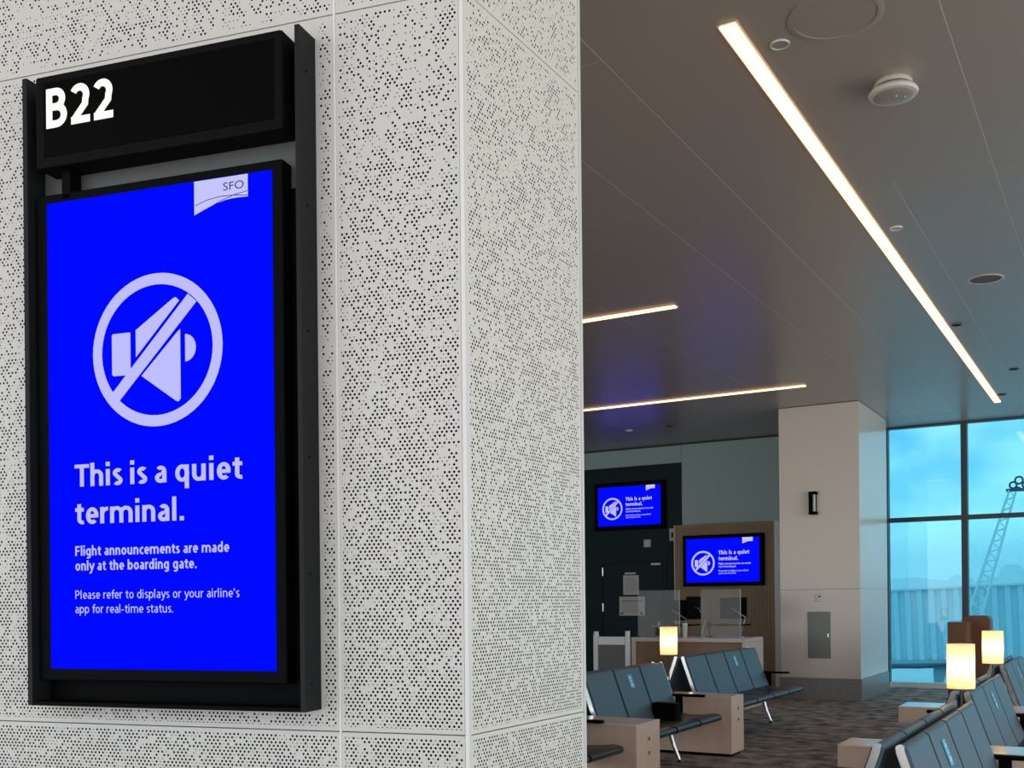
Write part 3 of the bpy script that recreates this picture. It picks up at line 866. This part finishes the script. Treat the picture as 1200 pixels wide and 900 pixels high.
def slab_table(label, x0, x1, y0, y1, h):
    t = thing('side_table', label, 'table', ((x0 + x1) / 2, (y0 + y1) / 2, 0), 0, 'beige tables between seat rows')
    hx, hy = (x1 - x0) / 2, (y1 - y0) / 2
    b = B(); box(b, -hx, hx, -hy, hy, h - 0.145, h - 0.02, 0.004); obj('body', b, M_lam, t)
    b = B(); box(b, -hx, hx, -hy, hy, h - 0.0195, h, 0.004); obj('tabletop', b, M_lamtop, t)
    b = B(); box(b, -0.16, 0.16, -hy + 0.05, hy - 0.05, 0.0, h - 0.146, 0.004); obj('pedestal', b, M_black, t)
    return t
box_table('beige box table with outlets at the lower left, cut by the picture bottom', -4.94, -3.29, 7.42, 7.88, 0.60)
box_table('beige box table between the left seat rows, the one with a lamp on it', -5.04, -3.43, 10.03, 10.40, 0.595)
slab_table('beige slab table nearest at right, under the nearer right lamp', -1.66, -0.12, 6.90, 7.28, 0.615)
slab_table('beige slab table further back at right, under the second right lamp', -1.79, -0.28, 9.62, 10.06, 0.61)


# ================================================================== table lamps
m_shade, n_, l_ = new_mat('cream lamp shade')
n_.clear()
o_ = n_.new('ShaderNodeOutputMaterial'); tr_ = n_.new('ShaderNodeBsdfTranslucent'); df_ = n_.new('ShaderNodeBsdfDiffuse'); mx_ = n_.new('ShaderNodeMixShader')
tr_.inputs['Color'].default_value = (0.95, 0.80, 0.52, 1); df_.inputs['Color'].default_value = (0.9, 0.82, 0.66, 1)
mx_.inputs['Fac'].default_value = 0.35
l_.new(tr_.outputs[0], mx_.inputs[1]); l_.new(df_.outputs[0], mx_.inputs[2]); l_.new(mx_.outputs[0], o_.inputs['Surface'])


def lamp(label, x, y, ztab, zs0, zs1, r):
    t = thing('table_lamp', label, 'lamp', (x, y, ztab), 0, 'table lamps between the seats')
    b = B(); lathe(b, [(0.06, 0.0), (0.06, 0.012), (0.02, 0.02), (0.008, 0.03)], 24); obj('base', b, M_gold, t, True)
    h0, h1 = zs0 - ztab, zs1 - ztab
    b = B(); tube(b, [(0, 0, 0.02), (0, 0, h0 + 0.06)], 0.007, 10); obj('stem', b, M_gold, t, True)
    b = B(); lathe(b, [(r, h0), (r, h1)], 40, caps=False); obj('lamp_shade', b, m_shade, t, True)
    b = B(); lathe(b, [(r + 0.001, h0 - 0.004), (r + 0.001, h0 + 0.004), (r - 0.003, h0 + 0.004), (r - 0.003, h0 - 0.004), (r + 0.001, h0 - 0.004)], 40, caps=False)
    for a in (0, 1, 2):
        tube(b, [(0, 0, h0 + 0.01), (r * math.cos(a * 2.094), r * math.sin(a * 2.094), h0 + 0.002)], 0.003, 6)
    obj('shade_ring', b, M_gold, t, True)
    ld = bpy.data.lights.new('bulb', 'POINT'); ld.energy = LAMP_POWER; ld.color = (1.0, 0.74, 0.42); ld.shadow_soft_size = 0.03
    lo = bpy.data.objects.new('bulb', ld); C.objects.link(lo); lo.parent = t; lo.location = (0, 0, (h0 + h1) / 2)
    return t
lamp('lit cylinder table lamp at left between the seats and the counter', -4.16, 10.22, 0.595, 0.985, 1.275, 0.088)
lamp('lit cylinder table lamp at right, the nearer and larger of the right pair', -0.945, 7.09, 0.615, 0.980, 1.260, 0.082)
lamp('lit cylinder table lamp at right, the farther one beside the brown cabinet', -1.06, 9.86, 0.61, 0.980, 1.262, 0.084)


# ================================================================== gate counter
t = thing('gate_counter', 'gate counter with cream top and frame around a brown front panel', 'counter', (-5.62, 14.5, 0))
wl_ = 0.88
b = B(); box(b, -wl_, wl_, 0.0, 0.80, 0.94, 1.00, 0.006); obj('countertop', b, M_cream, t)
for sx_ in (-1, 1):
    b = B(); box(b, sx_ * wl_ - (0.06 if sx_ > 0 else 0), sx_ * wl_ + (0.06 if sx_ < 0 else 0), 0.0, 0.80, 0, 0.939, 0.006); obj('side_panel', b, M_cream, t)
b = B(); box(b, -wl_ + 0.061, wl_ - 0.061, 0.05, 0.08, 0.02, 0.938); obj('front_panel', b, M_brownpanel, t)
b = B(); box(b, -wl_ + 0.061, wl_ - 0.061, 0.081, 0.70, 0.45, 0.48); obj('shelf', b, M_brownpanel, t)

def guard(label, x0, x1, y, z1):
    t = thing('sneeze_guard', label, 'screen', ((x0 + x1) / 2, y, 1.00), 0, 'clear guards on the counter')
    h = (x1 - x0) / 2
    b = B(); box(b, -h, h, -0.005, 0.005, 0.012, z1 - 1.0, 0.002); obj('acrylic_sheet', b, M_plexi, t)
    b = B(); box(b, h + 0.0005, h + 0.010, -0.007, 0.007, 0.0, z1 - 1.0, 0.002); obj('edge_strip', b, M_steel, t)
    for s in (-1, 1):
        b = B(); box(b, s * h * 0.7 - 0.05, s * h * 0.7 + 0.05, -0.05, 0.05, 0.0, 0.012, 0.003); obj('foot', b, M_steel, t)
guard('clear acrylic guard on the counter in front of the teal door', -6.50 + 0.06, -5.78, 14.62, 1.70)
guard('clear acrylic guard on the counter in front of the wood backdrop', -5.45, -4.86, 14.62, 1.70)

def monitor(label, x, y, z, w, h, rz):
    t = thing('monitor', label, 'monitor', (x, y, 1.00), rz, 'monitors on the counter')
    b = B(); box(b, -w / 2, w / 2, -0.02, 0.02, z - 1.0, z - 1.0 + h, 0.006); obj('monitor_case', b, M_black, t)
    b = B(); box(b, -w / 2 + 0.015, w / 2 - 0.015, 0.020, 0.022, z - 1 + 0.015, z - 1 + h - 0.015); obj('monitor_glass', b, M_glossblack, t)
    b = B(); tube(b, [(0.12, -0.05, 0.02), (0.20, -0.07, z - 1 + 0.02), (0.0, -0.07, z - 1 + h * 0.5), (0, -0.02, z - 1 + h * 0.5)], 0.013, 8); obj('monitor_arm', b, M_steel, t, True)
    b = B(); lathe(b, [(0.06, 0.0), (0.06, 0.012), (0.02, 0.03)], 20, (0.12, -0.05, 0)); obj('base', b, M_steel, t, True)
monitor('black monitor seen from behind through the right acrylic guard', -5.08, 14.98, 1.27, 0.40, 0.31, 0.0)
monitor('black monitor seen from behind through the left acrylic guard', -6.0, 14.98, 1.24, 0.40, 0.31, 0.12)
monitor('black monitor turned edge-on at the left of the wood backdrop', -5.70, 15.0, 1.26, 0.34, 0.34, 1.35)

def microphone(label, x, y, dx):
    t = thing('desk_microphone', label, 'microphone', (x, y, 1.00), 0, 'microphones on the counter')
    b = B(); lathe(b, [(0.055, 0.0), (0.055, 0.015), (0.03, 0.025)], 20); obj('base', b, M_black, t, True)
    b = B(); tube(b, [(0, 0, 0.02), (0.0, 0, 0.14), (0.02, 0, 0.165)], 0.009, 8); obj('stand', b, M_black, t, True)
    b = B(); lathe(b, [(0.012, -0.035), (0.033, -0.02), (0.036, 0), (0.033, 0.02), (0.012, 0.035)], 16, (0.0, 0, 0.178)); obj('swivel', b, M_black, t, True)
    b = B(); tube(b, [(0.02, 0, 0.178), (dx * 0.3, 0, 0.182), (dx * 0.7, 0, 0.180), (dx, 0, 0.190)], [0.008, 0.022, 0.010, 0.012], 8); obj('arm', b, M_black, t, True)
microphone('black desk microphone with long level arm between the monitors', -5.37, 14.75, 0.62)
microphone('black desk microphone beside the left lamp shade', -5.92, 14.75, 0.42)
t = thing('paper_cup', 'small white cup on the counter beside the edge-on monitor', 'cup', (-5.72, 14.68, 1.00))
b = B(); lathe(b, [(0.030, 0.0), (0.042, 0.19)], 20); obj('cup', b, M_paper, t, True)
b = B(); lathe(b, [(0.045, 0.188), (0.045, 0.20), (0.036, 0.206)], 20); obj('lid', b, M_sill, t, True)

# boarding barrier left of the counter
t = thing('boarding_barrier', 'white framed barrier with grey infill panel left of the counter', 'barrier', (-6.34, 13.5, 0))
b = B(); box(b, -0.285, -0.215, -0.03, 0.03, 0.0, 1.08, 0.01); tube(b, [(-0.25, 0, 1.06), (-0.25, 0, 1.115)], 0.034, 20); obj('post', b, M_sill, t)
b = B(); box(b, 0.205, 0.265, -0.03, 0.03, 0.0, 1.08, 0.01); tube(b, [(0.235, 0, 1.06), (0.235, 0, 1.125)], 0.034, 20); obj('post', b, M_sill, t)
b = B(); box(b, -0.214, 0.204, -0.025, 0.025, 0.93, 1.045, 0.008); obj('top_rail', b, M_sill, t)
b = B(); box(b, -0.214, 0.204, -0.01, 0.01, 0.08, 0.929); obj('infill_panel', b, M_greypanel, t)
b = B(); box(b, -0.214, 0.204, -0.025, 0.025, 0.02, 0.079, 0.006); obj('bottom_rail', b, M_sill, t)

# brown cabinet behind the right lamps
t = thing('bin_cabinet', 'tall dark brown cabinet with stepped rounded top behind the two right lamps', 'cabinet', (-1.91, 14.9, 0))
b = B(); box(b, -0.22, 0.03, -0.12, 0.28, 0.04, 1.225, 0.012); obj('front_body', b, M_brown, t, True)
b = B()
rr = 0.07; x0, x1, z1 = -0.10, 0.245, 1.305
poly = [(x0, 0.04), (x1, 0.04), (x1, 1.0)] + [(x1 - rr + rr * math.cos(a), z1 - rr + rr * math.sin(a)) for a in [PI / 2 * i / 6 for i in range(7)]] + \
       [(x0 + rr + rr * math.cos(a), z1 - rr + rr * math.sin(a)) for a in [PI / 2 + PI / 2 * i / 6 for i in range(7)]]
prism(b, poly, 0.285, 0.62); obj('rear_body', b, M_brown, t)
b = B(); box(b, -0.24, 0.0, -0.10, 0.26, 0.0, 0.039); box(b, -0.08, 0.22, 0.30, 0.60, 0.0, 0.039); obj('plinth', b, M_black, t)
b = B(); box(b, -0.185, -0.005, -0.126, -0.119, 0.10, 1.17, 0.003); obj('door', b, M_brown, t)


# ================================================================== outside
GZ = -3.6
b = B(); box(b, -150, 150, 19.6, 260, GZ - 0.3, GZ)
struct('floor_apron', b, M_apron, 'pale concrete apron outside the window', 'ground')
b = B()
N = 60
prev = None
for i in range(N + 1):
    x = -150 + 300 * i / N
    h = 3.4 + 1.6 * math.sin(i * 0.35) + 0.9 * math.sin(i * 0.9 + 1)
    prev_ = [b.verts.new((x, 215, GZ)), b.verts.new((x, 235, h)), b.verts.new((x, 255, GZ))]
    if prev:
        b.faces.new((prev[0], prev_[0], prev_[1], prev[1])); b.faces.new((prev[1], prev_[1], prev_[2], prev[2]))
    prev = prev_
struct('floor_hill', b, M_hill, 'low hazy hillside on the horizon', 'hill', smooth=True)

# jet bridge
t = thing('jet_bridge', 'pale corrugated jet bridge tunnel outside the window', 'jet bridge', (-5.2, 36.0, 0.70))
t.rotation_euler = (0, math.radians(-2.2), 0)
b = B(); x = -2.35; per = 0.37; poly = []
while x < 13:
    poly += [(x, 0.0), (x + per * 0.40, 0.0), (x + per * 0.52, 0.11), (x + per * 0.88, 0.11)]; x += per
poly += [(x, 0.0), (x, 2.6), (-2.35, 2.6)]
prism(b, poly, -1.12, 1.12, 'z'); obj('tunnel_wall', b, M_bridge, t)
b = B(); box(b, -2.42, 13.1, -0.06, 2.7, 1.121, 1.20, 0.02); obj('roof_rim', b, M_bridge, t)
b = B(); box(b, -2.42, 13.1, -0.08, 2.7, -1.24, -1.121, 0.02); box(b, -2.42, 13.1, 0.1, 0.3, -1.40, -1.241); obj('floor_beam', b, M_bridge_d, t)
b = B(); box(b, -2.33, -2.15, -0.20, -0.10, -2.2, 0.35, 0.01); obj('rub_post', b, M_boomd, t)
b = B(); tube(b, [(0.2, -0.05, -1.25), (0.5, -0.06, -1.42), (0.95, -0.06, -1.52), (1.3, -0.06, -1.42), (1.75, -0.05, -1.22)], 0.035, 8)
tube(b, [(-2.0, -0.05, -1.32), (-0.9, -0.05, -1.36), (0.2, -0.05, -1.30)], 0.04, 8); obj('cable', b, M_boomd, t, True)
b = B(); box(b, -0.55, 0.75, 0.4, 2.2, -4.0, -1.42, 0.05); obj('lift_column', b, M_bridge_d, t)
b = B()
for xx in (-1.4, 1.6):
    b2 = b; tube(b2, [(xx, 0.3, -3.7), (xx, 2.3, -3.7)], 0.45, 20)
obj('wheel', b, M_boomd, t, True)
b = B(); box(b, -1.6, 1.9, 0.5, 2.1, -3.4, -3.1, 0.03); obj('axle_beam', b, M_bridge_d, t)

# lattice boom
t = thing('lattice_boom', 'slanting white lattice boom with dark head outside the right window', 'crane', (-4.60, 33.0, GZ))
p_lo = Vector((-0.75, 0, 0.0)); p_hi = Vector((1.60, 0, 8.15)); ax = (p_hi - p_lo); Ln = ax.length; ax.normalize()
sd = Vector((ax.z, 0, -ax.x)); dp_ = Vector((0, 1, 0))
b = B(); nst = 56
wd = lambda f: 0.30 * (1 - f) + 0.085 * f
for su in (-1, 1):
    for sv in (-1, 1):
        tube(b, [p_lo + sd * su * wd(0) + dp_ * sv * wd(0), p_hi + sd * su * wd(1) + dp_ * sv * wd(1)], [0.030, 0.022], 6)
obj('chord', b, M_boom, t, True)
b = B()
for i in range(nst):
    f0, f1 = i / nst, (i + 1) / nst
    q0, q1 = p_lo + ax * Ln * f0, p_lo + ax * Ln * f1; s = 1 if i % 2 else -1
    for sv in (-1, 1):
        tube(b, [q0 + sd * s * wd(f0) + dp_ * sv * wd(f0), q1 - sd * s * wd(f1) + dp_ * sv * wd(f1)], 0.011, 5)
    for su in (-1, 1):
        tube(b, [q0 + sd * su * wd(f0) + dp_ * s * wd(f0), q1 + sd * su * wd(f1) - dp_ * s * wd(f1)], 0.011, 5)
obj('lacing', b, M_boom, t, True)
b = B()
for dx, dz, r in ((0.02, 0.16, 0.09), (0.17, 0.29, 0.10), (0.34, 0.15, 0.08)):
    ring = [p_hi + Vector((dx + r * math.cos(a), 0, dz + r * math.sin(a))) for a in [2 * PI * i / 20 for i in range(21)]]
    tube(b, ring, 0.028, 8)
box(b, p_hi.x - 0.16, p_hi.x + 0.30, -0.10, 0.10, p_hi.z - 0.02, p_hi.z + 0.06, 0.015)
tube(b, [p_hi + Vector((0.1, 0, 0.1)), p_hi + Vector((0.5, 0, -0.1)), p_hi + Vector((1.1, 0, -0.45))], 0.035, 8)
tube(b, [p_hi + Vector((0.3, 0, 0.45)), p_hi + Vector((0.62, 0, 0.52)), p_hi + Vector((0.9, 0, 0.30))], 0.03, 8)
obj('boom_head', b, M_boomd, t, True)
b = B(); box(b, -1.6, 0.4, -0.9, 0.9, 0.05, 0.75, 0.05); obj('carrier', b, M_boom, t)
b = B()
for xx in (-1.2, 0.0):
    tube(b, [(xx, -1.0, 0.35), (xx, 1.0, 0.35)], 0.35, 18)
obj('wheel', b, M_boomd, t, True)

# trees beyond the apron
def tree(label, x, y, h, r):
    t = thing('tree', label, 'tree', (x, y, GZ), 0, 'hazy trees beyond the jet bridge')
    b = B(); tube(b, [(0, 0, 0), (0.1, 0, h * 0.5), (0, 0, h * 0.8)], [0.3, 0.2, 0.1], 8); obj('trunk', b, M_bark, t, True)
    b = B()
    for k in range(14):
        a = rnd.uniform(0, 2 * PI); q = rnd.uniform(0, r * 0.75)
        m_ = Matrix.Translation((q * math.cos(a), q * math.sin(a), h * rnd.uniform(0.62, 0.95))) @ Matrix.Scale(rnd.uniform(0.35, 0.6) * r, 4)
        g = bmesh.ops.create_icosphere(b, subdivisions=2, radius=1.0, matrix=m_)
        for v in g['verts']: v.co += Vector((rnd.uniform(-1, 1), rnd.uniform(-1, 1), rnd.uniform(-1, 1))) * 0.10 * r
    obj('crown', b, M_leaf, t)
for i, (x, y, h, r, lb) in enumerate((
        (-18.2, 92, 5.6, 1.7, 'hazy tree nearest the white column, behind the jet bridge'),
        (-14.4, 96, 6.2, 1.7, 'hazy tree in the left window just left of the mullion'),
        (-12.3, 90, 6.6, 1.5, 'hazy tree hidden partly by the mullion'),
        (-10.6, 96, 6.8, 1.5, 'hazy tree left of the lattice boom'),
        (-7.9, 92, 7.2, 1.7, 'tallest hazy tree right of the lattice boom'),
        (-5.0, 95, 6.6, 1.7, 'hazy tree at the right edge of the window'))):
    tree(lb, x, y, h, r)

# ground mist between the jet bridge and the hills
mm, n_, l_ = new_mat('mist'); n_.clear()
o_ = n_.new('ShaderNodeOutputMaterial'); v_ = n_.new('ShaderNodeVolumeScatter')
v_.inputs['Color'].default_value = (0.97, 0.98, 1.0, 1); v_.inputs['Density'].default_value = 0.045
l_.new(v_.outputs[0], o_.inputs['Volume'])
b = B(); box(b, -60, 45, 44, 86, GZ + 0.05, 4.6)
o = obj('ground_mist', b, mm); tag(o, 'thin pale mist in front of the far trees and hillside', 'mist', None, 'stuff')
